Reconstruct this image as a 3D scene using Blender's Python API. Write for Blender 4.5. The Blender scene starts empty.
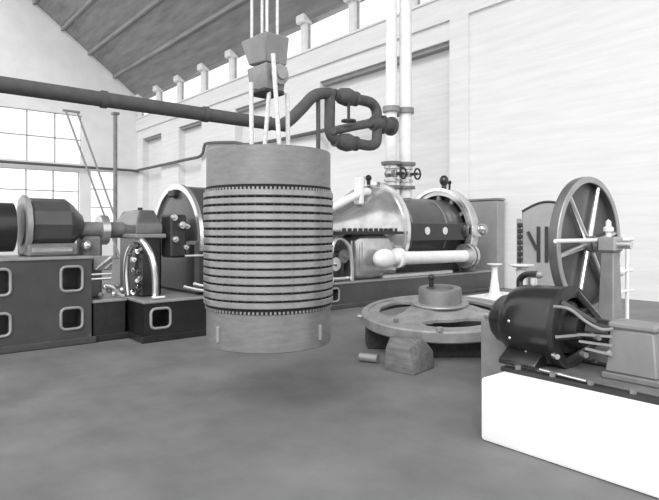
import bpy, bmesh, math, random
from mathutils import Vector, Matrix
random.seed(7)
PI = math.pi
sc = bpy.context.scene
C = sc.collection

# ------------------------------------------------------------------ camera
cd = bpy.data.cameras.new('camera'); cam = bpy.data.objects.new('camera', cd); C.objects.link(cam)
cam.location = (0, 0, 1.7); cam.rotation_euler = (PI/2, 0, math.radians(50))
cd.sensor_width = 36; cd.lens = 36*560/659; cd.shift_y = -20/659
cd.clip_end = 300
sc.camera = cam
# ------------------------------------------------------------------ light
w = bpy.data.worlds.new('overcast_sky'); sc.world = w; w.use_nodes = True
w.node_tree.nodes['Background'].inputs[0].default_value = (1, 1, 1, 1)
w.node_tree.nodes['Background'].inputs[1].default_value = 1.0
sd = bpy.data.lights.new('sun', 'SUN'); sun = bpy.data.objects.new('sun', sd); C.objects.link(sun)
sd.energy = 1.6; sd.angle = math.radians(35)
sun.rotation_euler = Vector((-0.5, 0.68, -0.65)).to_track_quat('-Z', 'Y').to_euler()
vs = sc.view_settings
vs.view_transform = 'Standard'; vs.look = 'None'; vs.gamma = 1.0; vs.use_curve_mapping = False
vs.exposure = 0.62

# ------------------------------------------------------------------ materials
MATS = {}
def mat(name, v, rough=0.5, metal=0.0, var=0.15, scale=4.0, bump=0.0, stretch=(1, 1, 1), coat=0.0, spec=0.5):
    m = bpy.data.materials.new(name); m.use_nodes = True
    nt = m.node_tree; b = nt.nodes['Principled BSDF']
    tc = nt.nodes.new('ShaderNodeTexCoord'); mp = nt.nodes.new('ShaderNodeMapping')
    mp.inputs['Scale'].default_value = stretch
    nz = nt.nodes.new('ShaderNodeTexNoise'); nz.inputs['Scale'].default_value = scale
    nz.inputs['Detail'].default_value = 6; nz.inputs['Roughness'].default_value = 0.6
    rp = nt.nodes.new('ShaderNodeValToRGB')
    lo, hi = v*(1-var), min(1, v*(1+var))
    rp.color_ramp.elements[0].position = 0.3; rp.color_ramp.elements[1].position = 0.7
    rp.color_ramp.elements[0].color = (lo, lo, lo, 1); rp.color_ramp.elements[1].color = (hi, hi, hi, 1)
    L = nt.links.new
    L(tc.outputs['Object'], mp.inputs[0]); L(mp.outputs[0], nz.inputs['Vector'])
    L(nz.outputs['Fac'], rp.inputs[0]); L(rp.outputs[0], b.inputs['Base Color'])
    b.inputs['Roughness'].default_value = rough; b.inputs['Metallic'].default_value = metal
    b.inputs['Coat Weight'].default_value = coat; b.inputs['Coat Roughness'].default_value = 0.15
    b.inputs['Specular IOR Level'].default_value = spec
    if bump:
        bp = nt.nodes.new('ShaderNodeBump'); bp.inputs['Strength'].default_value = bump; bp.inputs['Distance'].default_value = 0.02
        L(nz.outputs['Fac'], bp.inputs['Height']); L(bp.outputs[0], b.inputs['Normal'])
    MATS[name] = m; return m
mat('whitewash', 0.70, 0.8, var=0.07, scale=2.0, stretch=(0.25, 1, 3.0))
mat('end_wall_paint', 0.74, 0.8, var=0.06, scale=1.0)
mat('floor_cement', 0.16, 0.55, var=0.22, scale=1.4, stretch=(1, 1, 1), bump=0.05, spec=0.3)
mat('roof_boards', 0.25, 0.85, var=0.25, scale=1.5, stretch=(0.3, 2, 2))
mat('black_enamel', 0.014, 0.28, var=0.3, scale=6, coat=0.3)
mat('black_iron', 0.018, 0.5, var=0.4, scale=8)
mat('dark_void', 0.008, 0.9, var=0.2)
mat('grey_enamel', 0.055, 0.35, var=0.2, scale=3, coat=0.25)
mat('hood_gloss', 0.09, 0.2, var=0.2, scale=3, coat=0.8)
mat('mid_grey', 0.20, 0.45, var=0.2, scale=3)
mat('panel_grey', 0.27, 0.6, var=0.12, scale=3)
mat('pipe_lagging', 0.07, 0.75, var=0.2, scale=6, bump=0.2)
mat('thin_pipe', 0.10, 0.6, var=0.2, scale=6)
mat('white_lagging', 0.72, 0.6, var=0.08, scale=5, bump=0.1)
mat('bright_steel', 0.62, 0.3, metal=0.9, var=0.12, scale=8)
mat('polished', 0.75, 0.22, metal=0.85, var=0.1, scale=6)
mat('casing_steel', 0.5, 0.2, metal=0.75, var=0.25, scale=2.5)
mat('stator_iron', 0.19, 0.42, metal=0.35, var=0.16, scale=7, stretch=(1, 1, 4))
mat('stator_pack', 0.26, 0.36, metal=0.5, var=0.2, scale=9)
mat('cast_iron', 0.17, 0.5, metal=0.2, var=0.2, scale=6, bump=0.1)
mat('worn_iron', 0.28, 0.5, metal=0.25, var=0.25, scale=5)
mat('timber', 0.14, 0.75, var=0.35, scale=4, stretch=(1, 6, 6), bump=0.3)
mat('timber_dark', 0.035, 0.75, var=0.35, scale=4, stretch=(1, 6, 6), bump=0.3)  # dark wood; on the added baulks this tone stands for shade
mat('plinth_white', 0.88, 0.7, var=0.03, scale=3)
mat('concrete', 0.24, 0.8, var=0.18, scale=5, bump=0.15)
mat('frame_light', 0.30, 0.4, metal=0.3, var=0.15)
mat('wheel_iron', 0.12, 0.42, metal=0.2, var=0.2, scale=4)
mat('web_iron', 0.06, 0.45, var=0.3, scale=3)
mat('rope', 0.6, 0.8, var=0.25, scale=30)
mat('hook_paint', 0.19, 0.55, var=0.2, scale=4)
gm = bpy.data.materials.new('window_glass'); gm.use_nodes = True
nt = gm.node_tree; nt.nodes.clear()
o_ = nt.nodes.new('ShaderNodeOutputMaterial'); mx = nt.nodes.new('ShaderNodeMixShader'); mx.inputs[0].default_value = 0.06
tr = nt.nodes.new('ShaderNodeBsdfTransparent'); gl = nt.nodes.new('ShaderNodeBsdfGlossy'); gl.inputs['Roughness'].default_value = 0.05
nt.links.new(tr.outputs[0], mx.inputs[1]); nt.links.new(gl.outputs[0], mx.inputs[2]); nt.links.new(mx.outputs[0], o_.inputs[0])
MATS['window_glass'] = gm

# ------------------------------------------------------------------ mesh helpers
class B:
    """collects shapes; build() links them as ONE mesh object"""
    def __init__(s): s.bm = bmesh.new()
    def box(s, x0, x1, y0, y1, z0, z1, bev=0.0, seg=1, M=None):
        c = Vector(((x0+x1)/2, (y0+y1)/2, (z0+z1)/2))
        T = Matrix.Translation(c) @ Matrix.Diagonal((abs(x1-x0), abs(y1-y0), abs(z1-z0), 1))
        if M is not None: T = M @ T
        r = bmesh.ops.create_cube(s.bm, size=1.0, matrix=T)
        if bev:
            es = list({e for v in r['verts'] for e in v.link_edges})
            bmesh.ops.bevel(s.bm, geom=es, offset=bev, segments=seg, affect='EDGES', profile=0.5)
        return s
    def lathe(s, prof, org, axis=(0, 0, 1), n=32, a0=0.0, a1=2*PI):
        org = Vector(org); ax = Vector(axis).normalized()
        up = Vector((0, 0, 1)) if abs(ax.z) < 0.9 else Vector((1, 0, 0))
        e1 = (up - ax*up.dot(ax)).normalized(); e2 = ax.cross(e1)
        full = abs(a1-a0-2*PI) < 1e-6
        cnt = n if full else n+1
        rings = []
        for (t, r) in prof:
            if r < 1e-6: rings.append([s.bm.verts.new(org+ax*t)])
            else:
                rings.append([s.bm.verts.new(org+ax*t+(e1*math.cos(a0+(a1-a0)*i/n)+e2*math.sin(a0+(a1-a0)*i/n))*r) for i in range(cnt)])
        for A, D in zip(rings, rings[1:]):
            for i in range(n):
                j = (i+1) % cnt
                try:
                    if len(A) == 1 and len(D) == 1: continue
                    if len(A) == 1: s.bm.faces.new((A[0], D[i], D[j]))
                    elif len(D) == 1: s.bm.faces.new((A[i], D[0], A[j]))
                    else: s.bm.faces.new((A[i], D[i], D[j], A[j]))
                except ValueError: pass
        return s
    def cyl(s, p0, p1, r0, r1=None, n=16):
        p0, p1 = Vector(p0), Vector(p1); r1 = r0 if r1 is None else r1; l = (p1-p0).length
        return s.lathe([(0, 0), (0, r0), (l, r1), (l, 0)], p0, p1-p0, n)
    def ring(s, c, axis, ro, ri, h, n=40):
        """flat ring, from c along axis by h"""
        return s.lathe([(0, ri), (0, ro), (h, ro), (h, ri), (0, ri)], c, axis, n)
    def tube(s, pts, r, n=10, smooth=4):
        P = [Vector(p) for p in pts]
        if smooth > 1 and len(P) > 2:
            Q = []
            for i in range(len(P)-1):
                a = P[max(i-1, 0)]; b = P[i]; c = P[i+1]; d = P[min(i+2, len(P)-1)]
                for k in range(smooth):
                    t = k/smooth
                    Q.append(0.5*((2*b)+(c-a)*t+(2*a-5*b+4*c-d)*t*t+(3*b-a-3*c+d)*t**3))
            Q.append(P[-1]); P = Q
        rings = []; prev = None
        for i, p in enumerate(P):
            tg = (P[min(i+1, len(P)-1)]-P[max(i-1, 0)]).normalized()
            if prev is None:
                u = Vector((0, 0, 1)) if abs(tg.z) < 0.9 else Vector((1, 0, 0))
                e = (u-tg*u.dot(tg)).normalized()
            else: e = (prev-tg*prev.dot(tg)).normalized()
            prev = e; f = tg.cross(e)
            rings.append([s.bm.verts.new(p+(e*math.cos(2*PI*k/n)+f*math.sin(2*PI*k/n))*r) for k in range(n)])
        for A, D in zip(rings, rings[1:]):
            for k in range(n): s.bm.faces.new((A[k], A[(k+1) % n], D[(k+1) % n], D[k]))
        s.bm.faces.new(rings[0]); s.bm.faces.new(rings[-1]); return s
    def ball(s, c, r, n=16, sc_=(1, 1, 1)):
        bmesh.ops.create_uvsphere(s.bm, u_segments=n, v_segments=n//2+2, radius=r,
                                  matrix=Matrix.Translation(Vector(c)) @ Matrix.Diagonal((*sc_, 1))); return s
    def prism(s, pts2, f0, f1, bev=0.0):
        """closed outline pts2 lifted by f0(p)->3D and f1(p)->3D"""
        a = [s.bm.verts.new(f0(p)) for p in pts2]; b = [s.bm.verts.new(f1(p)) for p in pts2]
        n = len(a); fs = [s.bm.faces.new(a), s.bm.faces.new(list(reversed(b)))]
        for i in range(n): fs.append(s.bm.faces.new((a[i], b[i], b[(i+1) % n], a[(i+1) % n])))
        if bev:
            es = list({e for f in fs for e in f.edges})
            bmesh.ops.bevel(s.bm, geom=es, offset=bev, segments=1, affect='EDGES')
        return s
    def hull(s, pts, bev=0.0):
        vsn = [s.bm.verts.new(p) for p in pts]
        r = bmesh.ops.convex_hull(s.bm, input=vsn)
        bmesh.ops.dissolve_limit(s.bm, angle_limit=0.03, verts=s.bm.verts[:], edges=s.bm.edges[:])
        if bev: bmesh.ops.bevel(s.bm, geom=s.bm.edges[:], offset=bev, segments=1, affect='EDGES')
        return s
    def build(s, name, m, parent=None, smooth=35):
        bm = s.bm
        bmesh.ops.recalc_face_normals(bm, faces=bm.faces[:])
        me = bpy.data.meshes.new(name); bm.to_mesh(me); bm.free()
        me.materials.append(MATS[m])
        for p in me.polygons: p.use_smooth = True
        me.set_sharp_from_angle(angle=math.radians(smooth))
        o = bpy.data.objects.new(name, me); C.objects.link(o)
        if parent is not None:
            o.parent = parent
            o.matrix_parent_inverse = Matrix.LocRotScale(*parent.matrix_basis.decompose()).inverted() if parent.type == 'EMPTY' else Matrix()
        return o
def tag(o, label, cat, group=None):
    o['label'] = label; o['category'] = cat
    if group: o['group'] = group
    return o
def thing(name, label, cat, loc, group=None):
    o = bpy.data.objects.new(name, None); C.objects.link(o); o.location = loc; o.empty_display_size = 0.2
    return tag(o, label, cat, group)
def struct(o): o['kind'] = 'structure'; return o
def stuff(o): o['kind'] = 'stuff'; return o

# ================================================================== SETTING
YW = 14.5; YB = 14.92; XE = -37.6; XR = 4.0
EAVE = 10.72; SLOPE = 0.757
fl = struct(B().box(XE-0.5, XR, -7, YB+0.3, -0.2, 0).build('floor', 'floor_cement'))
wl = struct(B().box(XE-0.4, XR, YB, YB+0.3, 0, 7.8).build('wall_back', 'whitewash'))
recess = [(-36.7, -33.7), (-31.2, -28.3), (-24.7, -21.6), (-17.9, -11.2)]
for a_, b_ in recess:
    B().box(a_, b_, YW+0.12, YB, 7.66, 7.8).build('soffit_shade', 'panel_grey', wl)  # added grey strip, its colour stands for the shaded soffit of the recess
edges = [XE] + [e for r in recess for e in r] + [XR]
for i in range(0, len(edges), 2):
    B().box(edges[i], edges[i+1], YW, YB, 0, 7.8).build('pilaster', 'whitewash', wl)
B().box(-11.2, -10.5, YW-0.12, YW, 0, 8.4).build('pilaster', 'whitewash', wl)
B().box(XE, XR, YW, YB+0.3, 7.8, 9.25).build('beam', 'whitewash', wl)
B().box(XE, XR, YW-0.10, YW, 8.40, 9.25).build('ledge', 'whitewash', wl)
B().box(XE, XR, YW-0.16, YW-0.10, 9.17, 9.25).build('ledge_moulding', 'whitewash', wl)
posts = [-37.3+3.05*i for i in range(14)]
for x in posts:
    B().box(x-0.16, x+0.16, YW-0.05, YW+0.3, 9.25, EAVE, 0.02).build('post', 'whitewash', wl)
    B().box(x-0.27, x+0.27, YW-0.24, YW+0.3, EAVE-0.25, EAVE+0.12, 0.05).build('corbel', 'whitewash', wl)
B().box(XE, XR, YW+0.1, YW+0.3, EAVE-0.06, EAVE+0.06).build('wall_plate', 'whitewash', wl)
for i in range(len(posts)-1):
    x0, x1 = posts[i]+0.16, posts[i+1]-0.16
    f = B()
    for zz in (9.28, EAVE-0.10): f.box(x0, x1, YW+0.14, YW+0.2, zz-0.03, zz+0.03)
    for xx in (x0+0.03, x1-0.03): f.box(xx-0.03, xx+0.03, YW+0.14, YW+0.2, 9.28, EAVE-0.1)
    fo = struct(f.build('window_%d' % (i+1), 'frame_light'))
    B().box(x0+0.03, x1-0.03, YW+0.165, YW+0.175, 9.31, EAVE-0.13).build('pane', 'window_glass', fo)

# end (gable) wall with openings
def gable_z(y): return EAVE + SLOPE*(YW-y)
RID = 2.0
ew = B()
holes = [(11.45, 12.97, 2.0, 5.55), (6.2, 10.9, 5.9, 9.0), (6.2, 10.75, 1.6, 5.4)]
ys = sorted({-7.0, YB} | {h[0] for h in holes} | {h[1] for h in holes} | {RID})
zs = sorted({0.0, 10.0} | {h[2] for h in holes} | {h[3] for h in holes})
for a, b in zip(ys, ys[1:]):
    for c, d in zip(zs, zs[1:]):
        ym, zm = (a+b)/2, (c+d)/2
        if any(h[0] < ym < h[1] and h[2] < zm < h[3] for h in holes): continue
        ew.box(XE-0.4, XE, a, b, c, d)
ew.prism([(-7, 10), (YB, 10), (YB, gable_z(YB)), (RID, gable_z(RID)), (-7, gable_z(RID)-SLOPE*(RID+7))],
         lambda p: Vector((XE-0.4, p[0], p[1])), lambda p: Vector((XE, p[0], p[1])))
ewo = struct(ew.build('wall_left', 'end_wall_paint'))
wn = len(posts)
for (a, b, c, d), (nx, nz) in zip(holes, ((1, 3), (3, 2), (3, 3))):
    f = B()
    for i in range(nx+1):
        y = a+(b-a)*i/nx; f.box(XE-0.25, XE-0.15, y-0.03, y+0.03, c, d)
    for i in range(nz+1):
        z = c+(d-c)*i/nz; f.box(XE-0.25, XE-0.15, a, b, z-0.03, z+0.03)
    fo = struct(f.build('window_%d' % wn, 'panel_grey')); wn += 1
    for i in range(nx):
        for j in range(nz):
            B().box(XE-0.205, XE-0.195, a+(b-a)*i/nx+0.04, a+(b-a)*(i+1)/nx-0.04, c+(d-c)*j/nz+0.04, c+(d-c)*(j+1)/nz-0.04).build('pane', 'window_glass', fo)
# roof slope with purlins
rf = B()
yA, yB_ = YW+0.32, RID
rf.prism([(yA, gable_z(yA)), (yB_, gable_z(yB_)), (yB_, gable_z(yB_)+0.15), (yA, gable_z(yA)+0.15)],
         lambda p: Vector((XE-0.5, p[0], p[1])), lambda p: Vector((XR, p[0], p[1])))
rfo = struct(rf.build('ceiling', 'roof_boards'))
for k in range(1, 8):
    y = YW-1.6*k; z = gable_z(y)
    B().box(XE, XR, y-0.07, y+0.07, z-0.2, z+0.01).build('purlin', 'roof_boards', rfo)

# wall pipe (thin, with a hump), on the long wall and round the corner
tag(B().tube([(XE+0.25, 5.5, 5.7), (XE+0.25, 13.9, 5.7), (XE+0.6, 14.25, 5.7), (-30.0, 14.3, 5.72), (-28.0, 14.3, 5.75), (-27.6, 14.3, 6.2), (-27.2, 14.3, 6.35),
              (-24.4, 14.3, 6.05), (-22.5, 14.3, 5.75), (-16, 14.3, 5.7), (-13.2, 14.3, 5.7)], 0.085, 8, 3).build('service_pipe', 'thin_pipe'),
    'thin dark pipe running along the white wall at mid height with a hump in it', 'pipe')
# stay poles and column at the end wall
t = thing('roof_column', 'slender grey vertical post standing before the end wall beside its tall window', 'post', (-34.0, 11.75, 0))
B().cyl((-34.0, 11.75, 0), (-34.0, 11.75, 8.65), 0.12).build('shaft', 'mid_grey', t)
B().box(-34.25, -33.75, 11.5, 12, 0, 0.1, 0.02).build('base_plate', 'mid_grey', t)
B().box(-34.2, -33.8, 11.55, 11.95, 8.6, 8.75, 0.02).build('cap', 'mid_grey', t)
t = thing('derrick_frame', 'thin slanting pair of poles joined by a short crossbar, near the end wall', 'derrick', (-33, 11.2, 0))
for y0, y1 in ((8.75, 11.2), (9.35, 11.75)):
    B().cyl((-33.2, y0, 8.35), (-33.0, y1+0.5, 0.0), 0.06, n=8).build('pole', 'panel_grey', t)
B().cyl((-33.2, 8.6, 8.33), (-33.2, 9.5, 8.33), 0.07, n=8).build('crossbar', 'panel_grey', t)

# panel against the wall
t = thing('steel_cabinet', 'plain grey flat sided cabinet standing against white wall behind the turbine', 'cabinet', (-10.2, 14.2, 0))
B().box(-12.2, -9.2, 14.02, 14.36, 0, 2.56, 0.02).build('body', 'panel_grey', t)
B().box(-12.24, -9.16, 13.99, 14.36, 2.56, 2.62, 0.01).build('top_edge', 'mid_grey', t)

# ================================================================== BIG STEAM PIPE
XP = -9.5; ZP = 3.86
t = thing('steam_main', 'thick dark lagged pipe crossing the room and looping into two valves', 'pipe', (XP, 5, ZP))
B().tube([(XP, -3, ZP), (XP, 2, ZP), (XP, 6.3, ZP), (XP, 6.75, ZP+0.05), (XP, 7.15, ZP+0.38), (XP, 7.5, ZP+0.72), (XP, 7.8, ZP+0.84), (XP, 8.05, ZP+0.86)], 0.127, 14, 5).build('main_run', 'pipe_lagging', t)
for y in (1.2, 3.05, 4.9, 6.3):
    B().ring((XP, y, ZP), (0, 1, 0), 0.145, 0.10, 0.09, 20).build('joint_band', 'pipe_lagging', t)
B().tube([(XP, 7.98, ZP+0.9), (XP, 7.98, ZP+0.5), (XP, 7.98, ZP+0.05), (XP, 8.1, ZP-0.12), (XP, 8.35, ZP-0.17)], 0.12, 14, 5).build('drop_leg', 'pipe_lagging', t)
for z, nm in ((ZP+0.86, 0), (ZP-0.17, 1)):
    v = B().lathe([(0, 0), (0, 0.13), (0.05, 0.13), (0.1, 0.11), (0.2, 0.18), (0.4, 0.21), (0.55, 0.17), (0.6, 0.13), (0.62, 0.17), (0.68, 0.17), (0.68, 0.12), (0.95, 0.12)], (XP, 8.1, z), (0, 1, 0), 20).build('valve_body', 'pipe_lagging', t)
    B().cyl((XP+0.1, 8.45, z-0.1), (XP+0.1, 8.45, z-0.55+0.0), 0.035, n=10).build('stem', 'black_iron', v) if nm == 0 else None
    if nm == 0:
        B().ring((XP+0.1, 8.45, z-0.58), (0, 0, 1), 0.17, 0.13, 0.04, 20).box(XP-0.05, XP+0.25, 8.43, 8.47, z-0.58, z-0.54).build('handwheel', 'black_iron', v)
B().tube([(XP, 8.98, ZP+0.86), (XP, 9.25, ZP+0.84), (XP, 9.42, ZP+0.7), (XP, 9.45, ZP+0.4), (XP, 9.45, ZP+0.1), (XP, 9.4, ZP-0.1), (XP, 9.2, ZP-0.17), (XP, 8.95, ZP-0.17)], 0.125, 14, 5).build('return_bend', 'pipe_lagging', t)
tb = B().cyl((XP, 9.3, ZP+0.37), (XP, 9.95, ZP+0.37), 0.17).build('tee_piece', 'pipe_lagging', t)
B().ring((XP, 9.9, ZP+0.37), (0, 1, 0), 0.23, 0.1, 0.07, 20).build('flange', 'pipe_lagging', tb)
B().ring((XP, 9.6, ZP+0.37), (0, 1, 0), 0.22, 0.1, 0.06, 20).build('flange', 'pipe_lagging', tb)
B().tube([(XP, 9.3, ZP+0.34), (XP, 8.8, ZP+0.22), (XP-0.0, 8.2, ZP+0.06), (XP+0.15, 7.95, ZP+0.02)], 0.075, 10, 4).build('bypass_pipe', 'pipe_lagging', t)
B().cyl((XP, 7.65, 1.25), (XP, 7.65, ZP+0.75), 0.05, n=10).build('support_rod', 'pipe_lagging', t)

# two vertical white pipes on top of the turbine
t = thing('riser_pipes', 'pair of tall pale vertical pipes with collars and valves above the turbine', 'pipe', (-10.26, 11.1, 2.5))
for k, (x, y) in enumerate(((-10.30, 10.78), (-10.2, 11.22))):
    p = B().cyl((x, y, 2.55), (x, y, 9.4), 0.165 if k else 0.15, n=20).build('riser', 'white_lagging', t)
    B().ring((x, y, 4.82), (0, 0, 1), 0.23, 0.1, 0.14, 24).build('collar', 'mid_grey', p)
    B().ring((x, y, 3.42), (0, 0, 1), 0.27, 0.1, 0.08, 24).build('flange', 'cast_iron', p)
    v = B().lathe([(0, .12), (0, .2), (.06, .2), (.08, .14), (.2, .2), (.32, .14), (.34, .2), (.40, .2), (.4, .1)], (x, y, 2.98), (0, 0, 1), 20).build('valve', 'casing_steel', t)
    B().cyl((x+0.1, y, 3.18), (x+0.38, y+0.05, 3.18), 0.04, n=10).build('spindle', 'black_iron', v)
    B().ring((x+0.36, y+0.05, 3.18), (1, 0.15, 0), 0.16, 0.12, 0.03, 20).box(x+0.36, x+0.39, y-0.1, y+0.2, 3.165, 3.195).build('handwheel', 'black_iron', v)
    B().ring((x, y, 2.8), (0, 0, 1), 0.26, 0.1, 0.07, 24).build('flange', 'cast_iron', p)

# ================================================================== TURBINE SETS
def base_block(x1, x0, y0, y1, zt, holes, name, m, parent, depth=0.35):
    """hollow bedplate: +X face at x1 with real recessed openings"""
    b = B(); bm = b.bm
    def q(*p): bm.faces.new([bm.verts.new(v) for v in p])
    ys = sorted({y0, y1} | {h[0] for h in holes} | {h[1] for h in holes})
    zs = sorted({0.0, zt} | {h[2] for h in holes} | {h[3] for h in holes})
    for a, c in zip(ys, ys[1:]):
        for d, e in zip(zs, zs[1:]):
            if any(h[0] < (a+c)/2 < h[1] and h[2] < (d+e)/2 < h[3] for h in holes): continue
            q((x1, a, d), (x1, c, d), (x1, c, e), (x1, a, e))
    for (a, c, d, e) in holes:
        xd = x1-depth
        q((x1, a, d), (xd, a, d), (xd, c, d), (x1, c, d)); q((x1, a, e), (x1, c, e), (xd, c, e), (xd, a, e))
        q((x1, a, d), (x1, a, e), (xd, a, e), (xd, a, d)); q((x1, c, d), (xd, c, d), (xd, c, e), (x1, c, e))
        q((xd, a, d), (xd, a, e), (xd, c, e), (xd, c, d))
    q((x0, y0, 0), (x1, y0, 0), (x1, y0, zt), (x0, y0, zt)); q((x0, y1, 0), (x0, y1, zt), (x1, y1, zt), (x1, y1, 0))
    q((x0, y0, 0), (x0, y0, zt), (x0, y1, zt), (x0, y1, 0)); q((x0, y0, zt), (x1, y0, zt), (x1, y1, zt), (x0, y1, zt))
    bmesh.ops.remove_doubles(bm, verts=bm.verts[:], dist=1e-4)
    o = b.build(name, m, parent, 20)
    for (a, c, d, e) in holes:
        rim = []
        r = 0.07
        for cx, cz, s in ((c-r, e-r, 0), (a+r, e-r, 1), (a+r, d+r, 2), (c-r, d+r, 3)):
            for k in range(4):
                an = s*PI/2+k*PI/6; rim.append((x1+0.005, cx+r*math.cos(an), cz+r*math.sin(an)))
        rim.append(rim[0])
        B().tube(rim, 0.022, 8, 1).build('opening_frame', 'frame_light', o)
    B().box(x0-0.06, x1+0.06, y0-0.06, y1+0.06, 0, 0.10, 0.015).build('skirting', m, o)
    B().box(x0-0.025, x1+0.025, y0-0.025, y1+0.025, zt-0.035, zt+0.01, 0.01).build('top_edge', 'frame_light', o)
    return o

# ---- far set (right of the hanging stator)
t2 = thing('turbine_set', 'large turbine with domed steel hood, dark barrel and bright end ring, behind the flat wheel', 'turbine', (-10.2, 10.5, 0))
AX, AZ = -10.2, 1.68
base_block(-9.1, -11.3, 7.3, 13.8, 0.56, [(7.45, 7.9, 0.17, 0.45)], 'bedplate', 'grey_enamel', t2)
hood = B().lathe([(7.85, 0), (7.85, .38), (8.3, .47), (8.74, .60), (9.1, .78), (9.4, .97), (9.65, 1.12), (9.93, 1.17), (9.93, 0)], (AX, 0, AZ), (0, 1, 0), 48).build('exhaust_hood', 'casing_steel', t2)
B().ring((AX, 9.93, AZ), (0, 1, 0), 1.25, 0.8, 0.11, 56).build('flange_ring', 'polished', hood)
B().box(AX-1.1, AX+1.03, 8.5, 9.93, 0.57, 1.66, 0.22, 4).build('lower_casing', 'casing_steel', t2)
fj = B().box(AX-1.2, AX+1.16, 7.95, 9.93, 1.60, 1.67, 0.01).build('joint_flange', 'black_iron', t2)
for k in range(12):
    B().cyl((AX+1.1, 8.05+k*0.162, 1.66), (AX+1.1, 8.05+k*0.162, 1.74), 0.045, n=6).build('bolt', 'black_iron', fj)
brl = B().lathe([(10.04, .87), (12.6, .87)], (AX, 0, AZ), (0, 1, 0), 48).build('barrel', 'grey_enamel', t2)
for y in (10.5, 11.85): B().ring((AX, y, AZ), (0, 1, 0), 0.885, 0.8, 0.05, 48).build('band', 'mid_grey', brl)
jb = B().box(AX+0.7, AX+1.02, 10.1, 12.5, 1.42, 1.88, 0.02).build('joint_box', 'black_enamel', t2)
for y in (10.9, 11.6): B().lathe([(0, 0), (0.0, .10), (.015, .10), (.015, 0)], (AX+1.02, y, 1.68), (1, 0, 0), 16).build('name_plate', 'polished', jb)
B().box(AX-0.7, AX+0.75, 10.1, 12.6, 0.56, 1.45, 0.05).build('lower_shell', 'black_iron', t2)
eb = B().ring((AX, 12.55, AZ), (0, 1, 0), 1.2, 1.0, 0.28, 56).build('end_ring', 'casing_steel', t2)
B().ring((AX, 12.50, AZ), (0, 1, 0), 1.21, 1.12, 0.06, 56).build('bright_rim', 'polished', eb)
for k in range(12):
    a = 2*PI*k/12
    B().box(-0.05, 0.05, 12.58, 12.68, 0.8, 1.05, M=Matrix.Translation((AX, 0, AZ)) @ Matrix.Rotation(a, 4, 'Y')).build('web', 'mid_grey', eb)
B().ring((AX, 12.72, AZ), (0, 1, 0), 1.02, 0.3, 0.05, 48).build('end_plate', 'black_iron', eb)
bp = B().lathe([(0, .3), (0, .5), (.35, .42), (.55, .35), (.55, 0)], (AX, 12.8, AZ), (0, 1, 0), 24).build('bearing_housing', 'casing_steel', t2)
B().box(AX-0.4, AX+0.4, 12.85, 13.35, 0.56, 1.5, 0.05).build('pedestal', 'grey_enamel', bp)
br = B().box(AX+0.85, AX+1.25, 12.5, 12.95, 1.50, 1.85, 0.08, 2).build('bracket', 'bright_steel', t2)
B().ball((AX+1.25, 12.9, 1.72), 0.16).build('knob', 'casing_steel', br)
# side steam pipe
PXs = -8.95
sp = B().tube([(PXs, 9.1, 1.05), (PXs, 10.5, 1.03), (PXs, 12.0, 1.02), (PXs, 12.2, 1.02)], 0.155, 16, 1).build('side_pipe', 'white_lagging', t2)
B().ball((PXs+0.02, 9.12, 1.05), 0.215, 20, (0.9, 1.5, 1.05)).build('elbow', 'white_lagging', sp)
B().ring((PXs, 9.55, 1.05), (0, 1, 0), 0.23, 0.1, 0.10, 24).build('collar', 'white_lagging', sp)
B().ring((PXs, 12.1, 1.02), (0, 1, 0), 0.32, 0.1, 0.10, 28).build('flange', 'bright_steel', sp)
B().ring((PXs, 12.26, 1.02), (0, 1, 0), 0.32, 0.1, 0.10, 28).build('flange', 'bright_steel', sp)
B().tube([(PXs, 12.2, 1.02), (PXs, 12.5, 1.02), (PXs-0.1, 12.7, 0.95), (PXs-0.3, 12.75, 0.7), (PXs-0.4, 12.75, 0.5)], 0.15, 14, 4).build('bend', 'casing_steel', sp)
B().box(-9.6, -9.15, 9.3, 11.9, 0.56, 0.66, 0.02).build('base_shine', 'bright_steel', t2)  # added bright slab, stands for the shine on the bedplate top
B().tube([(-9.72, 7.95, 2.08), (-9.7, 8.25, 2.22), (-9.7, 9.12, 2.58), (-9.75, 9.4, 2.62)], 0.095, 12, 4).build('inlet_pipe', 'white_lagging', t2)
B().box(-9.85, -9.6, 9.0, 9.14, 2.3, 2.95, 0.03).build('inlet_post', 'white_lagging', t2)
# fittings on top
f = B().cyl((AX+0.1, 9.5, 2.83), (AX+0.1, 9.5, 3.02), 0.1, n=12).build('oil_cup', 'bright_steel', t2)
B().cyl((AX+0.1, 9.75, 2.83), (AX+0.1, 9.75, 2.98), 0.05, n=10).ball((AX+0.1, 9.75, 3.0), 0.08, 10).build('oil_cup', 'black_iron', t2)
g = B().cyl((AX+0.12, 12.7, 2.86), (AX+0.12, 12.7, 3.0), 0.07, n=10).ball((AX+0.12, 12.7, 3.1), 0.13, 14, (1, 1, 1.2)).build('lubricator', 'black_enamel', t2)
B().cyl((AX+0.12, 12.95, 2.86), (AX+0.12, 12.95, 3.05), 0.03, n=8).ball((AX+0.12, 12.95, 3.06), 0.06, 10).build('lubricator', 'black_iron', t2)
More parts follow.
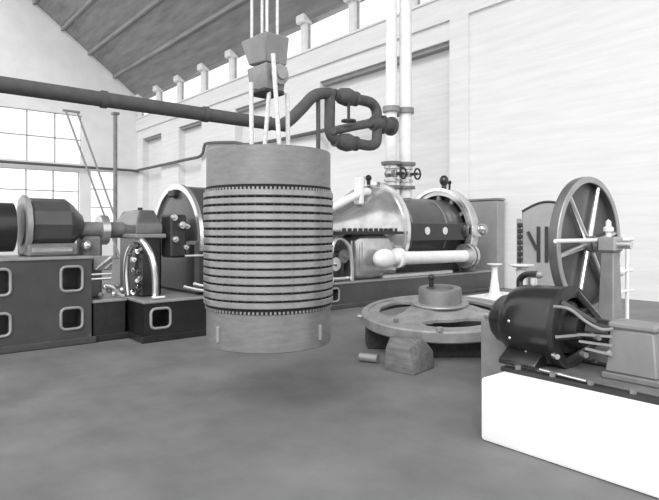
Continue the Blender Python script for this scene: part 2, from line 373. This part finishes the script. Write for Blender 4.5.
# governor gear at the near end
gv = B().box(AX+0.2, AX+0.85, 7.5, 8.3, 0.56, 1.25, 0.04).build('governor_case', 'black_enamel', t2)
B().tube([(-9.12, 7.72, 0.58), (-9.12, 7.68, 1.0), (-9.15, 7.78, 1.4), (-9.2, 8.0, 1.52), (-9.15, 8.22, 1.35), (-9.13, 8.3, 1.0), (-9.13, 8.3, 0.58)], 0.045, 10, 4).build('hoop_pipe', 'bright_steel', t2)
for k in range(3):
    B().lathe([(0, 0), (0, .14), (.05, .15), (.05, .05), (.12, .04), (.12, 0)], (-9.35, 7.75+k*0.24, 0.78+0.17*k), (1, 0, 0), 16).build('gear_wheel', 'bright_steel' if k % 2 else 'cast_iron', gv)
B().cyl((-9.2, 7.5, 0.64), (-9.2, 8.4, 0.64), 0.04, n=8).build('drain_pipe', 'bright_steel', t2)
B().box(AX-0.25, AX+0.25, 7.4, 7.9, 0.56, 1.9, 0.06).build('bearing_block', 'cast_iron', t2)

# ---- near set (left)
t1 = thing('turbine_set', 'dark turbine set at left with hooded gear case, curved bright pipes and domed casing', 'turbine', (-9.3, 3.8, 0))
BX, BZ = -9.38, 1.53
base_block(-8.78, -9.9, 0.6, 2.68, 1.30, [(2.25, 2.55, 0.80, 1.16), (2.25, 2.55, 0.24, 0.55), (1.2, 1.6, 0.80, 1.16), (1.2, 1.6, 0.24, 0.55)], 'tall_bedplate', 'grey_enamel', t1)
base_block(-8.82, -9.9, 2.72, 3.2, 0.62, [], 'low_bedplate', 'black_iron', t1)
base_block(-8.24, -10.1, 3.28, 6.6, 0.62, [(3.38, 3.69, 0.20, 0.50), (4.35, 4.75, 0.20, 0.52), (5.4, 5.8, 0.2, 0.5)], 'wide_bedplate', 'black_enamel', t1)
# generator on the tall bedplate
gen = B().lathe([(0, 0), (0, .30), (.05, .36), (.12, .40), (.62, .40), (.70, .34), (.80, .22), (.86, .16), (.86, 0)], (-9.3, 1.82, 1.78), (0, 1, 0), 12).build('generator', 'grey_enamel', t1, 20)
B().ring((-9.3, 1.84, 1.78), (0, 1, 0), 0.44, 0.3, 0.07, 12).build('end_flange', 'frame_light', gen)
B().box(-9.65, -8.95, 1.85, 2.55, 1.31, 1.50, 0.03).build('feet', 'cast_iron', gen)
B().cyl((-8.97, 1.9, 1.40), (-8.97, 2.45, 1.40), 0.05, n=10).build('foot_rail', 'bright_steel', gen)
B().lathe([(-1.0, 0), (-1.0, .36), (-0.1, .36), (-0.1, 0)], (-9.3, 1.82, 1.74), (0, 1, 0), 24).build('exciter', 'black_enamel', t1)
bb = B().box(-9.5, -9.1, 2.66, 2.95, 0.62, 1.6, 0.04).build('bearing_block', 'cast_iron', t1)
B().ball((-9.08, 2.7, 1.46), 0.08, 12).build('oil_cup', 'polished', bb)
B().cyl((-9.3, 2.55, 1.7), (-9.3, 3.5, 1.7), 0.13).build('shaft', 'cast_iron', t1)
B().ring((-9.3, 2.95, 1.7), (0, 1, 0), 0.24, 0.1, 0.12, 24).build('coupling', 'bright_steel', t1)
br = B().box(-8.95, -8.88, 2.74, 3.02, 1.08, 1.3, 0.01).build('bracket', 'mid_grey', t1)
B().cyl((-8.86, 2.76, 1.1), (-8.86, 3.0, 1.28), 0.018, n=6).cyl((-8.86, 2.9, 1.1), (-8.86, 3.02, 1.2), 0.015, n=6).build('brace', 'polished', br)
for z in (1.02, 0.95): B().cyl((-8.86, 2.7, z), (-8.86, 3.0, z), 0.02, n=8).build('oil_pipe', 'polished', t1)
for k in range(6):
    y = 2.85+0.065*k
    B().ball((-8.9+0.02*(k % 2), y, 0.70+0.06*((k*2) % 3)), 0.045, 10).build('fitting', 'polished' if k % 2 else 'cast_iron', t1)
B().tube([(-8.86, 2.9, 0.85), (-8.84, 3.02, 0.8), (-8.84, 3.1, 0.7), (-8.8, 3.18, 0.66)], 0.03, 8).build('drain_pipe', 'bright_steel', t1)
# gear case
gc = B().box(-9.7, -8.75, 3.42, 3.78, 0.62, 1.60, 0.04).build('gear_case', 'black_enamel', t1)
B().box(-9.75, -8.62, 3.30, 3.80, 1.57, 1.64, 0.015).build('case_plate', 'mid_grey', gc)
hd = B().hull([(-9.68, 3.32, 1.64), (-8.68, 3.32, 1.64), (-8.68, 3.76, 1.64), (-9.68, 3.76, 1.64),
               (-9.68, 3.32, 1.78), (-8.68, 3.32, 1.78), (-8.68, 3.76, 1.78), (-9.68, 3.76, 1.78),
               (-9.5, 3.42, 2.02), (-8.8, 3.42, 2.02), (-8.8, 3.66, 2.02), (-9.5, 3.66, 2.02)], 0.012).build('hood', 'hood_gloss', gc)
B().cyl((-9.1, 3.55, 2.02), (-9.1, 3.55, 2.07), 0.04, n=10).build('knob', 'black_iron', hd)
B().tube([(-9.05, 3.33, 0.64), (-9.1, 3.32, 0.95), (-9.08, 3.33, 1.25), (-8.98, 3.36, 1.43), (-8.86, 3.40, 1.48)], 0.045, 10, 5).build('hoop_pipe', 'polished', t1)
B().tube([(-8.80, 3.36, 1.56), (-8.62, 3.40, 1.52), (-8.48, 3.46, 1.36), (-8.42, 3.5, 1.15), (-8.41, 3.52, 0.9), (-8.41, 3.52, 0.64)], 0.05, 10, 5).build('hoop_pipe', 'polished', t1)
rg = random.Random(3)
for k in range(16):
    x, z, q = rg.uniform(-8.95, -8.5), rg.uniform(0.68, 1.42), rg.uniform(.022, .042)
    B().lathe([(0, 0), (0, q), (.04, q), (.04, q*.5), (.1, q*.5), (.1, 0)], (x-0.05, 3.37+rg.uniform(-.03, .02), z), (1, -rg.uniform(.2, 1.2), rg.uniform(-.5, .5)), 10).build('fitting', ('polished', 'cast_iron', 'black_iron', 'bright_steel')[k % 4], gc)
B().cyl((-8.3, 3.42, 0.66), (-8.3, 3.62, 0.66), 0.03, n=8).build('oil_pipe', 'polished', t1)
# valve chest between case and dome
vc = B().box(-8.95, -8.55, 3.84, 4.12, 1.25, 1.95, 0.03).build('valve_chest', 'black_iron', t1)
for k, (y, z, r) in enumerate([(3.88, 1.9, .05), (4.02, 1.78, .06), (4.1, 1.76, .04), (3.9, 1.55, .05), (4.08, 1.42, .04)]):
    B().lathe([(0, 0), (0, r), (.06, r), (.06, .5*r), (.12, .5*r), (.12, 0)], (-8.55, y, z), (1, 0, 0), 12).build('valve', 'polished' if k % 2 else 'bright_steel', vc)
B().cyl((-8.42, 4.02, 1.28), (-8.42, 4.55, 1.28), 0.022, n=8).build('control_rod', 'polished', t1)
# dome
dm = B().lathe([(0, 0), (0.0, .3), (.04, .65), (.08, .87), (.16, .95), (1.3, .95), (1.45, .87), (1.6, .5), (1.6, 0)], (BX, 4.24, BZ), (0, 1, 0), 48).build('dome_casing', 'grey_enamel', t1)
B().lathe([(0, .89), (0, .985), (.07, .985), (.07, .89), (0, .89)], (BX, 4.28, BZ), (0, 1, 0), 48, -1.75, 1.75).build('rim', 'polished', dm)
B().box(BX-0.12, BX+0.12, 4.20, 4.32, 2.28, 2.40, 0.02).build('lug', 'black_iron', dm)
B().box(BX-0.93, BX+0.95, 4.22, 5.9, 0.62, 1.52, 0.06).build('lower_casing', 'black_enamel', dm)
B().lathe([(0, 0), (0, .1), (.04, .1), (.04, 0)], (BX+0.95, 5.0, 1.35), (1, 0, 0), 14).build('name_plate', 'polished', dm)
B().cyl((BX+.2, 5.2, 2.4), (BX+.2, 5.2, 2.62), 0.3, n=24).build('relief_cover', 'grey_enamel', dm)
for dz in (0.0, 0.1):
    B().tube([(-8.32-dz*.5, 3.95+dz*2, 0.80+dz*.3), (-8.30-dz*.5, 4.25+dz, 0.72+dz*.6), (-8.30-dz*.5, 4.7, 0.68+dz), (-8.30-dz*.5, 5.6, 0.68+dz)], 0.028, 8, 4).build('oil_pipe', 'polished', t1)

# ================================================================== HANGING STATOR
SX, SY = -4.43, 2.97
st = thing('stator_core', 'big cylindrical ribbed generator core hanging in mid air from rope slings', 'stator', (SX, SY, 0.66))
def band(name, z0, z1, ro, ri, m, n=72, bev=0.006):
    return B().lathe([(z0, ri), (z0, ro-bev), (z0+bev, ro), (z1-bev, ro), (z1, ro-bev), (z1, ri), (z0, ri)], (SX, SY, 0), (0, 0, 1), n)
tr_ = band('top_ring', 2.085, 2.425, 0.582, 0.47, 0).build('top_ring', 'stator_iron', st)
br_ = band('bottom_ring', 0.655, 0.985, 0.582, 0.47, 0).build('bottom_ring', 'stator_iron', st)
n = 15; z0, z1 = 1.03, 2.062; pitch = (z1-z0)/n
first = None
for k in range(n):
    zz = z0+k*pitch
    if first is None:
        first = band('p', 0, pitch-0.017, 0.607, 0.47, 0).build('lamination_pack', 'stator_pack', st)
        first.location.z = zz; o = first
    else:
        o = first.copy(); C.objects.link(o); o.location.z = zz
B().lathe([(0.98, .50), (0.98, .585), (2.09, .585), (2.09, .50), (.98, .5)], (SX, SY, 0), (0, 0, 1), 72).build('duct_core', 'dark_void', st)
spb = B()
for k in range(n-1):
    zz = z0+(k+1)*pitch-0.017
    for j in range(48):
        a = 2*PI*j/48
        spb.box(0.56, 0.602, -0.007, 0.007, zz-0.001, zz+0.018, M=Matrix.Translation((SX, SY, 0)) @ Matrix.Rotation(a, 4, 'Z'))
stuff(spb.build('duct_spacers', 'black_iron', st))
for zz, h in ((2.045, 0.022), (0.984, 0.022)):
    fb = B()
    for j in range(100):
        a = 2*PI*j/100
        fb.box(0.57, 0.593, -0.009, 0.009, zz, zz+h, M=Matrix.Translation((SX, SY, 0)) @ Matrix.Rotation(a, 4, 'Z'))
    stuff(fb.build('end_fingers', 'stator_pack', st))
bk = Vector((-SX, -SY, 0)).normalized(); ba = math.atan2(bk.y, bk.x)
for da in (-0.85, 0.88):
    a = ba+da
    B().box(0.575, 0.600, -0.018, 0.018, 0.72, 0.86, 0.006, M=Matrix.Translation((SX, SY, 0)) @ Matrix.Rotation(a, 4, 'Z')).build('lug', 'frame_light', br_)
# crane block with slings
cb = thing('crane_block', 'grey crane hook block with rope slings holding the ribbed core', 'crane hook', (SX, SY, 3.0))
RM = Matrix.Translation((SX, SY, 0)) @ Matrix.Rotation(math.radians(2), 4, 'Z')
def rm(p): return RM @ Vector(p)
B().hull([rm(p) for p in ((-.19, -.13, 3.24), (.13, -.13, 3.24), (.13, .13, 3.24), (-.19, .13, 3.24), (-.15, -.12, 3.04), (.1, -.1, 2.98), (.1, .1, 3.0), (-.15, .12, 3.04))], 0.012).build('lower_block', 'hook_paint', cb)
B().hull([rm(p) for p in ((-.17, -.12, 3.27), (.12, -.12, 3.25), (.12, .12, 3.25), (-.17, .12, 3.27), (-.28, -.14, 3.52), (.14, -.14, 3.52), (.14, .14, 3.52), (-.28, .14, 3.52))], 0.012).build('upper_block', 'hook_paint', cb)
B().cyl(rm((0.0, 0, 3.2)), rm((0.0, 0, 3.3)), 0.07).build('swivel', 'black_iron', cb)
sv = B().lathe([(0, 0), (0, .09), (.03, .095), (.04, .06), (.06, .05), (.06, 0)], rm((0.125, 0.02, 3.15)), RM.to_3x3() @ Vector((1, 0, 0)), 20).build('sheave_boss', 'frame_light', cb)
B().box(-0.14, 0.12, -0.14, 0.10, 2.97, 3.01, 0.01, M=RM).build('hook_plate', 'black_iron', cb)
rx, ry = 0.643, 0.766   # world direction that is sideways to the hanging core as seen from the floor
def side(d, back, z): return (SX+rx*d-0.766*back, SY+ry*d+0.643*back, z)
for (d0, zt, d1, bkk) in ((-.15, 3.06, -.15, -.12), (.015, 3.0, -.045, -.10), (.06, 3.3, .125, -.2), (.17, 3.0, .18, .05)):
    B().tube([side(d0, bkk-0.02, zt), side((d0+d1)/2, bkk, (zt+2.3)/2), side(d1, bkk, 2.32)], 0.021, 8, 3).build('sling', 'rope', cb)
B().box(-0.46, 0.46, -0.2, 0.2, 2.24, 2.32, 0.01, M=RM).build('lifting_beam', 'black_iron', cb)
for dx, dy in ((-.2, -.06), (-.2, .06), (.05, -.06), (.05, .06)):
    B().cyl(rm((dx, dy, 3.5)), rm((dx, dy, 9.6)), 0.014, n=8).build('hoist_rope', 'rope', cb)

# ================================================================== FLAT SPIDER WHEEL ON THE FLOOR
WX, WY = -5.24, 6.51
wh = thing('flywheel', 'large spoked iron wheel lying flat on timber blocks', 'wheel', (WX, WY, 0))
fwd = Vector((-.766, .643, 0)); side_v = Vector((.643, .766, 0))
tilt = Matrix.Translation((WX, WY, 0.50)) @ Matrix.Rotation(math.radians(5.2), 4, side_v) @ Matrix.Rotation(math.radians(1.2), 4, -fwd)
base_ang = math.atan2(-fwd.y, -fwd.x)       # direction towards the viewer side
b = B(); bm = b.bm
NA, ZT, ZB = 96, 0.0, -0.03
openc = [base_ang+math.radians(d) for d in (8, 128, 248)]; hw = math.radians(37)
def is_open(a): return any(abs((a-c+PI) % (2*PI)-PI) < hw for c in openc)
def prof(a):
    """inner/outer radius of the window at angle a"""
    m_ = min(abs((a-c+PI) % (2*PI)-PI) for c in openc)/hw
    k = max(0.0, 1-m_**4)
    return 0.72-0.22*k**0.5, 0.72+0.17*k**0.5
rows = []
for i in range(NA):
    a = 2*PI*i/NA; c, s_ = math.cos(a), math.sin(a)
    ri, ro = prof(a) if is_open(a) else (0.72, 0.72)
    rows.append((c, s_, ri, ro))
def V(c, s_, r, z): return bm.verts.new(tilt @ Vector((c*r, s_*r, z)))
hubz = 0.15
for i in range(NA):
    c0, s0, ri0, ro0 = rows[i]; c1, s1, ri1, ro1 = rows[(i+1) % NA]
    def quad(ra0, za, rb0, zb, ra1=None, rb1=None):
        ra1 = ra0 if ra1 is None else ra1; rb1 = rb0 if rb1 is None else rb1
        bm.faces.new((V(c0, s0, ra0, za), V(c0, s0, rb0, zb), V(c1, s1, rb1, zb), V(c1, s1, ra1, za)))
    quad(0.28, hubz, ri0, 0.01, 0.28, ri1); quad(ro0, 0.01, 1.06, 0.0, ro1, 1.06)
    quad(0.28, ZB, ri0, ZB, 0.28, ri1); quad(ro0, ZB, 1.06, ZB, ro1, 1.06)
    if ro0 > ri0+1e-3 or ro1 > ri1+1e-3:
        quad(ri0, 0.01, ri0, ZB, ri1, ri1); quad(ro0, 0.01, ro0, ZB, ro1, ro1)
bmesh.ops.remove_doubles(bm, verts=bm.verts[:], dist=1e-4)
spd = b.build('spider', 'worn_iron', wh)
ax_t = tilt.to_3x3() @ Vector((0, 0, 1))
def tp(x, y, z): return tilt @ Vector((x, y, z))
B().lathe([(-.14, 1.05), (-.14, 1.13), (-.12, 1.15), (0.0, 1.15), (.02, 1.13), (.02, 1.05), (-.14, 1.05)], tp(0, 0, 0), ax_t, 96).build('rim', 'worn_iron', wh)
B().lathe([(.12, .2), (.12, .40), (.14, .41), (.155, .40), (.155, .2)], tp(0, 0, 0), ax_t, 48).build('hub_flange', 'frame_light', wh)
hb = B().lathe([(-.1, .2), (-.1, .31), (.345, .31), (.36, .30), (.36, .2), (-.1, .2)], tp(0, 0, 0), ax_t, 48).build('hub', 'cast_iron', wh)
B().lathe([(0, 0), (.0, .20), (.03, .20), (.03, 0)], tp(0, 0, 0.28), ax_t, 32).build('bore_plug', 'cast_iron', hb)
e = side_v*-0.1+fwd*0.15
pb = tp(e.x, e.y, 0.355)
B().cyl(pb, pb+ax_t*0.10, 0.035, n=10).ball(pb+ax_t*0.13, 0.05, 10).build('eye_bolt', 'black_iron', hb)
for q in range(3):
    a = openc[q]+PI/3
    for dr in (.5, .9):
        p = tp(math.cos(a)*dr, math.sin(a)*dr, 0.02)
        B().cyl(p-ax_t*0.02, p+ax_t*0.03, 0.035, n=8).build('bolt', 'cast_iron', spd)
p = tp(*( (-fwd*1.1-side_v*0.22).xy), 0.02)
B().cyl(p, p+ax_t*0.05, 0.045, n=8).build('stud', 'frame_light', wh)
p = tp(*( (-side_v*1.15-fwd*0.05).xy), -0.03)
B().cyl(p, p-side_v*0.06, 0.03, n=8).build('stud', 'frame_light', wh)

# timber blocks under it
def local(c, d, b_, z): v = c+side_v*d+fwd*b_; return (v.x, v.y, z)
kc = Vector((WX, WY, 0))-fwd*1.42-side_v*0.66
tag(B().hull([local(kc, *q) for q in ((-.30, .02, 0), (0.02, -.26, 0), (.34, .12, 0), (.28, .42, 0), (-.26, .42, 0),
    (-.27, .06, .27), (-.20, .06, .38), (-.02, -.18, .31), (.16, .02, .37), (.33, .18, .20), (.22, .36, .22), (-.2, .36, .22), (0.30, .36, .18), (.2, .2, .36), (-.2, .2, .38))], 0.012).build('timber_block', 'timber'),
    'rough faceted block propping the near edge of the flat wheel', 'block', 'blocks under the flat wheel')
kl = Vector((WX, WY, 0))-side_v*0.88+fwd*0.0
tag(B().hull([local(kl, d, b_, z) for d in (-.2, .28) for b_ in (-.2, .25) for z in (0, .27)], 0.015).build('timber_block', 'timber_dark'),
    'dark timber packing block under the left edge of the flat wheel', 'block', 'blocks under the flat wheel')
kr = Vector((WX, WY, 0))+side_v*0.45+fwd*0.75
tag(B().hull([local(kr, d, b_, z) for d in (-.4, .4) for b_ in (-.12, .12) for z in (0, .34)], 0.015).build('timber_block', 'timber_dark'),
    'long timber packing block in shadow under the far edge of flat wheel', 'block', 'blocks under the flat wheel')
for fb_ in (-0.62, -0.34, -0.06, 0.24, 0.5):  # added dark baulks, they fill the gap under the wheel with shade
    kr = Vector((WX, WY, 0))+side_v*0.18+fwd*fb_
    tag(B().hull([local(kr, d, b_, z) for d in (-.68, .68) for b_ in (-.12, .12) for z in (0, .22)], 0.015).build('shade_baulk', 'timber_dark'),
        'low dark filler baulk added to deepen the shade beneath the middle of the flat wheel', 'baulk', 'shade fillers beneath the flat wheel')
ks = Vector((WX, WY, 0))-fwd*0.93-side_v*1.12
v0 = ks-side_v*.1; v1 = ks+side_v*.12-fwd*.12
tag(B().cyl((v0.x, v0.y, 0.055), (v1.x, v1.y, 0.055), 0.055, n=14).build('steel_pin', 'frame_light'),
    'short steel pin lying on the floor beside the faceted block', 'pin')

# ================================================================== FLOOR STANDS
def floor_stand(x, y, label, h=0.82):
    s_ = thing('floor_stand', label, 'stand', (x, y, 0), 'pale floor stands')
    B().lathe([(0, 0), (0, .30), (.03, .30), (.06, .20), (.14, .13), (.6*h, .085), (h-.08, .07), (h-.04, .09), (h-.04, 0)], (x, y, 0.0), (0, 0, 1), 24).build('column', 'white_lagging', s_)
    B().lathe([(0, 0), (0, .10), (.03, .19), (.05, .19), (.05, 0)], (x, y, h-.01), (0, 0, 1), 24).build('top_disc', 'white_lagging', s_)
struct(B().box(-8.6, -6.6, 11.6, 13.3, 0, 0.04, 0.01).build('trim_1', 'plinth_white'))
floor_stand(-8.1, 12.2, 'pale floor stand with flat disc top beside the turbine bedplate end')
floor_stand(-4.8, 7.96, 'tall pale floor stand with flat disc top, half hidden behind the motor', 1.12)

# ================================================================== RIGHT MACHINE GROUP
plz = 0.51
tag(B().box(-2.69, 0.4, 3.85, 5.0, 0, plz, 0.03, 2).build('machine_plinth', 'plinth_white'),
    'bright white concrete plinth carrying the motor', 'plinth')
tag(B().box(-3.56, -2.2, 5.1, 5.62, 0, 0.76, 0.012).build('concrete_block', 'concrete'),
    'plain grey concrete block behind the motor', 'block')
tag(B().box(-3.85, 0.3, 5.75, 7.5, 0, 0.5, 0.02).build('wheel_foundation', 'concrete'),
    'grey foundation under the upright spoked pulley wheel', 'foundation')
# slide rails / bed
bd = thing('motor_bed', 'dark slotted iron bed rails on top of the white plinth', 'bed rail', (-2, 4.5, plz))
for y in (4.15, 4.87):
    r_ = B().box(-2.70, -0.2, y, y+0.10, plz, plz+0.035, 0.006).build('rail', 'black_iron', bd)
    for x in (-2.55, -2.25, -1.95, -1.65): B().cyl((x, y+0.03, plz+0.03), (x, y+0.03, plz+0.07), 0.025, n=6).build('bolt', 'cast_iron', r_)
B().box(-2.45, -0.3, 4.25, 4.88, plz, plz+0.02).build('bed_plate', 'cast_iron', bd)
B().cyl((-2.38, 4.22, plz+0.06), (-1.98, 4.18, plz+0.055), 0.012, n=8).build('adjusting_screw', 'polished', bd)
# motor
MX, MY, MZ = -2.68, 4.66, 0.86
mo = thing('electric_motor', 'round black electric motor with domed end on the white plinth', 'motor', (MX, MY, plz))
bdy = B().lathe([(-.40, 0), (-.40, .05), (-.37, .06), (-.36, .13), (-.345, .18), (-.30, .215), (-.22, .235), (-.18, .28), (-.14, .31), (-.08, .328), (0, .335), (.26, .335), (.30, .32), (.30, .24), (.2, .2), (.2, 0)], (MX, MY, MZ), (1, 0, 0), 48).build('body', 'black_enamel', mo)
B().cyl((MX-.50, MY, MZ), (MX-.38, MY, MZ), 0.035, n=14).build('shaft_end', 'bright_steel', mo)
B().lathe([(-.43, 0), (-.43, .07), (-.39, .085), (-.37, .085), (-.37, 0)], (MX, MY, MZ), (1, 0, 0), 20).build('bearing_cap', 'cast_iron', mo)
for a in (-1.9, -2.25, -1.45, -2.7):
    p = Vector((MX-.05+0.12*(a < -2), MY+.325*math.sin(a), MZ+.325*math.cos(a)))
    B().ball(p, 0.016, 8).build('bolt', 'polished', bdy)
for s_ in (-1, 1):
    B().hull([(MX+x, MY+s_*y, z) for x in (-.12, .22) for (y, z) in ((.12, MZ-.22), (.25, MZ-.2), (.22, plz+.03), (.38, plz+.03), (.38, plz+.07))], 0.01).build('foot', 'black_enamel', mo)
er = B().ring((MX+.30, MY, MZ), (1, 0, 0), 0.345, 0.25, 0.05, 48).build('end_ring', 'black_iron', mo)
for k in range(6):
    a = 2*PI*k/6+0.35
    p0 = (MX+.34, MY+.29*math.sin(a), MZ+.29*math.cos(a)); p1 = (MX+.56, MY+.09*math.sin(a), MZ+.09*math.cos(a))
    B().cyl(p0, p1, 0.03, 0.026, 8).build('arm', 'black_enamel', er)
B().lathe([(.10, 0), (.10, .22), (.32, .22), (.34, .17), (.46, .17), (.46, 0)], (MX, MY, MZ), (1, 0, 0), 32).build('commutator', 'black_iron', mo)
B().lathe([(.50, 0), (.50, .11), (.68, .10), (.70, .05), (.70, 0)], (MX, MY, MZ), (1, 0, 0), 24).build('bearing_housing', 'black_enamel', mo)
B().cyl((MX+.68, MY, MZ-.0), (MX+.98, MY, MZ), 0.04, n=14).build('shaft', 'bright_steel', mo)
B().tube([(MX+.33, MY-.28, MZ+.2), (MX+.45, MY-.26, MZ+.19), (MX+.55, MY-.2, MZ+.1), (MX+.66, MY-.18, MZ+.05), (MX+.74, MY-.15, MZ+.06)], 0.013, 8, 5).build('lead_cable', 'mid_grey', mo)
for k, (x, y, z) in enumerate(((.36, -.34, -.18), (.52, -.2, -.16), (.66, -.12, -.13), (.60, -.15, -.02))):
    B().cyl((MX+x, MY+y, MZ+z), (MX+x+0.05, MY+y-.03, MZ+z), 0.022, n=8).build('terminal', ('polished', 'cast_iron')[k % 2], mo)
for k in range(3):
    B().cyl((MX+.44+.05*k, MY-.18, MZ-.02-.05*k), (MX+.74, MY-.16, MZ-.0-.07*k), 0.012, n=6).build('brush_rod', 'frame_light', mo)
lb = B().tube([(MX-.2, MY+.1, MZ+.28), (MX-.20, MY+.1, MZ+.36), (MX-.14, MY+.1, MZ+.41), (MX-.02, MY+.1, MZ+.42)], 0.03, 10, 4).build('lifting_loop', 'black_enamel', mo)
B().ball((MX-.01, MY+.1, MZ+.415), 0.035, 10).build('loop_end', 'frame_light', lb)
B().cyl((MX-.06, MY+.08, MZ+.3), (MX-.06, MY+.08, MZ+.385), 0.04, n=12).build('oil_cup', 'bright_steel', mo)
mo.scale = (1.02, 1.02, 1.02)
# outboard pedestal
pd = thing('bearing_pedestal', 'pale squat bearing pedestal at the right end of motor bed', 'pedestal', (-1.85, MY, plz))
B().box(-2.02, -1.60, MY-.16, MY+.16, plz+.02, plz+.07, 0.01).build('foot', 'cast_iron', pd)
B().hull([(x, y, z) for (x, y, z) in [(-2.0, MY-.13, plz+.07), (-1.62, MY-.13, plz+.07), (-2.0, MY+.13, plz+.07), (-1.62, MY+.13, plz+.07), (-1.97, MY-.11, MZ+.06), (-1.65, MY-.11, MZ+.06), (-1.97, MY+.11, MZ+.06), (-1.65, MY+.11, MZ+.06)]], 0.012).build('body', 'mid_grey', pd)
B().box(-1.99, -1.63, MY-.12, MY+.12, MZ+.06, MZ+.12, 0.02).build('cap', 'mid_grey', pd)

# upright pulley wheel
FX, FY, FZ, FR = -3.03, 6.5, 1.535, 0.785
pw = thing('pulley_wheel', 'tall upright wheel with wide rim and slim bright spokes', 'wheel', (FX, FY, 0.5))
B().lathe([(-.10, FR-.05), (-.10, FR-.01), (-.05, FR), (0, FR-.01), (0, FR-.07), (-.05, FR-.06), (-.10, FR-.05)], (FX, FY, FZ), (1, 0, 0), 80).build('rim', 'wheel_iron', pw)
B().lathe([(.0, FR-.075), (.012, FR-.07), (.012, FR-.005), (0, FR)], (FX, FY, FZ), (1, 0, 0), 80).build('rim_edge', 'frame_light', pw)
B().lathe([(-.095, .05), (-.095, FR-.04), (-.08, FR-.04), (-.08, .05)], (FX, FY, FZ), (1, 0, 0), 64).build('web_plate', 'web_iron', pw)
hbw = B().lathe([(-.2, 0), (-.2, .09), (.04, .10), (.04, 0)], (FX, FY, FZ), (1, 0, 0), 24).build('hub', 'cast_iron', pw)
for k in range(6):
    a = math.radians(-20+60*k)
    d = Vector((0, -math.sin(a), math.cos(a)))
    c = Vector((FX-.03, FY, FZ))
    B().cyl(c+d*0.06, c+d*(FR-.04), 0.036, 0.028, 10).build('spoke', 'bright_steel', pw)
sh = B().cyl((FX-.4, FY, FZ), (FX+.45, FY, FZ), 0.045, n=16).build('axle', 'bright_steel', pw)
B().ring((FX+.06, FY, FZ), (1, 0, 0), 0.085, 0.03, 0.05, 20).build('collar', 'bright_steel', sh)
bs = thing('bearing_stand', 'tall grey bearing stand with white oil cup before the spoked pulley wheel', 'stand', (FX+.22, FY, 0.5))
B().hull([(FX+.13, FY-.13, .56), (FX+.31, FY-.13, .56), (FX+.13, FY+.13, .56), (FX+.31, FY+.13, .56), (FX+.15, FY-.08, FZ-.08), (FX+.29, FY-.08, FZ-.08), (FX+.15, FY+.08, FZ-.08), (FX+.29, FY+.08, FZ-.08)], 0.01).build('column', 'mid_grey', bs)
B().box(FX+.08, FX+.38, FY-.2, FY+.2, .5, .56, 0.01).build('foot', 'cast_iron', bs)
B().box(FX+.12, FX+.32, FY-.11, FY+.11, FZ-.08, FZ+.09, 0.02).build('bearing_cap', 'frame_light', bs)
B().lathe([(0, 0), (0, .03), (.05, .03), (.06, .055), (.1, .055), (.12, .03), (.17, .03), (.2, .0)], (FX+.2, FY, FZ+.09), (0, 0, 1), 16).build('oil_cup', 'white_lagging', bs)
gr = thing('guard_rail', 'slim pale horizontal rail on posts along the face of upright wheel', 'rail', (FX+.5, FY, 0.5))
B().cyl((FX+.10, 5.50, 1.585), (FX+.10, 7.4, 1.585), 0.022, n=10).build('top_rail', 'white_lagging', gr)
for y in (7.25,): B().cyl((FX+.10, y, .5), (FX+.10, y, 1.58), 0.022, n=10).build('post', 'white_lagging', gr)
for z in (0.95, 1.2): B().cyl((FX+.10, 6.95, z), (FX+.10, 7.4, z), 0.018, n=10).build('lower_rail', 'white_lagging', gr)
B().ball((FX+.1, 7.05, 1.2), 0.06, 12).ball((FX+.1, 7.0, .95), 0.05, 12).build('fitting', 'white_lagging', gr)
# housing behind the wheel
HX, HY = -5.2, 9.33
hs = thing('generator_housing', 'grey arch topped machine housing with dark slots behind the upright wheel', 'generator', (HX, HY, 0))
pts = [(-.34, 0), (.5, 0), (.5, 2.02)] + [(.5-.84*k/10, 2.02+0.16*math.sin(PI*k/10)) for k in range(1, 10)] + [(-.34, 2.02)]
body = B().prism(pts, lambda p: Vector((HX+p[0], HY-.4, p[1])), lambda p: Vector((HX+p[0], HY+.4, p[1])), 0.02).build('body', 'panel_grey', hs)
arc = [(HX-.34+.84*k/12, HY-.40, 2.02+0.165*math.sin(PI*k/12)) for k in range(13)]
B().tube(arc, 0.02, 8, 1).build('arch_band', 'black_iron', body)
for x in (-.10, .03): B().box(HX+x, HX+x+.06, HY-.425, HY-.39, 1.15, 1.76, 0.006).build('slot_bar', 'black_iron', body)
B().box(-.025, .025, -.02, .015, -.17, .17, M=Matrix.Translation((HX-.17, HY-.41, 1.52)) @ Matrix.Rotation(math.radians(-25), 4, 'Y')).build('lever', 'black_iron', body)
sc_o = B().box(HX-.43, HX-.355, HY-.38, HY-.2, 0.1, 1.9, 0.01).build('side_column', 'mid_grey', hs)
for k in range(9): B().box(HX-.415, HX-.33, HY-.43, HY-.37, 0.95+.1*k, 1.02+.1*k, 0.01).build('coil', 'black_iron', sc_o)
B().box(HX-.6, HX+.6, HY-.55, HY+.55, 0, 0.1, 0.01).build('base', 'cast_iron', hs)
hs.rotation_euler = (0, 0, math.radians(29))
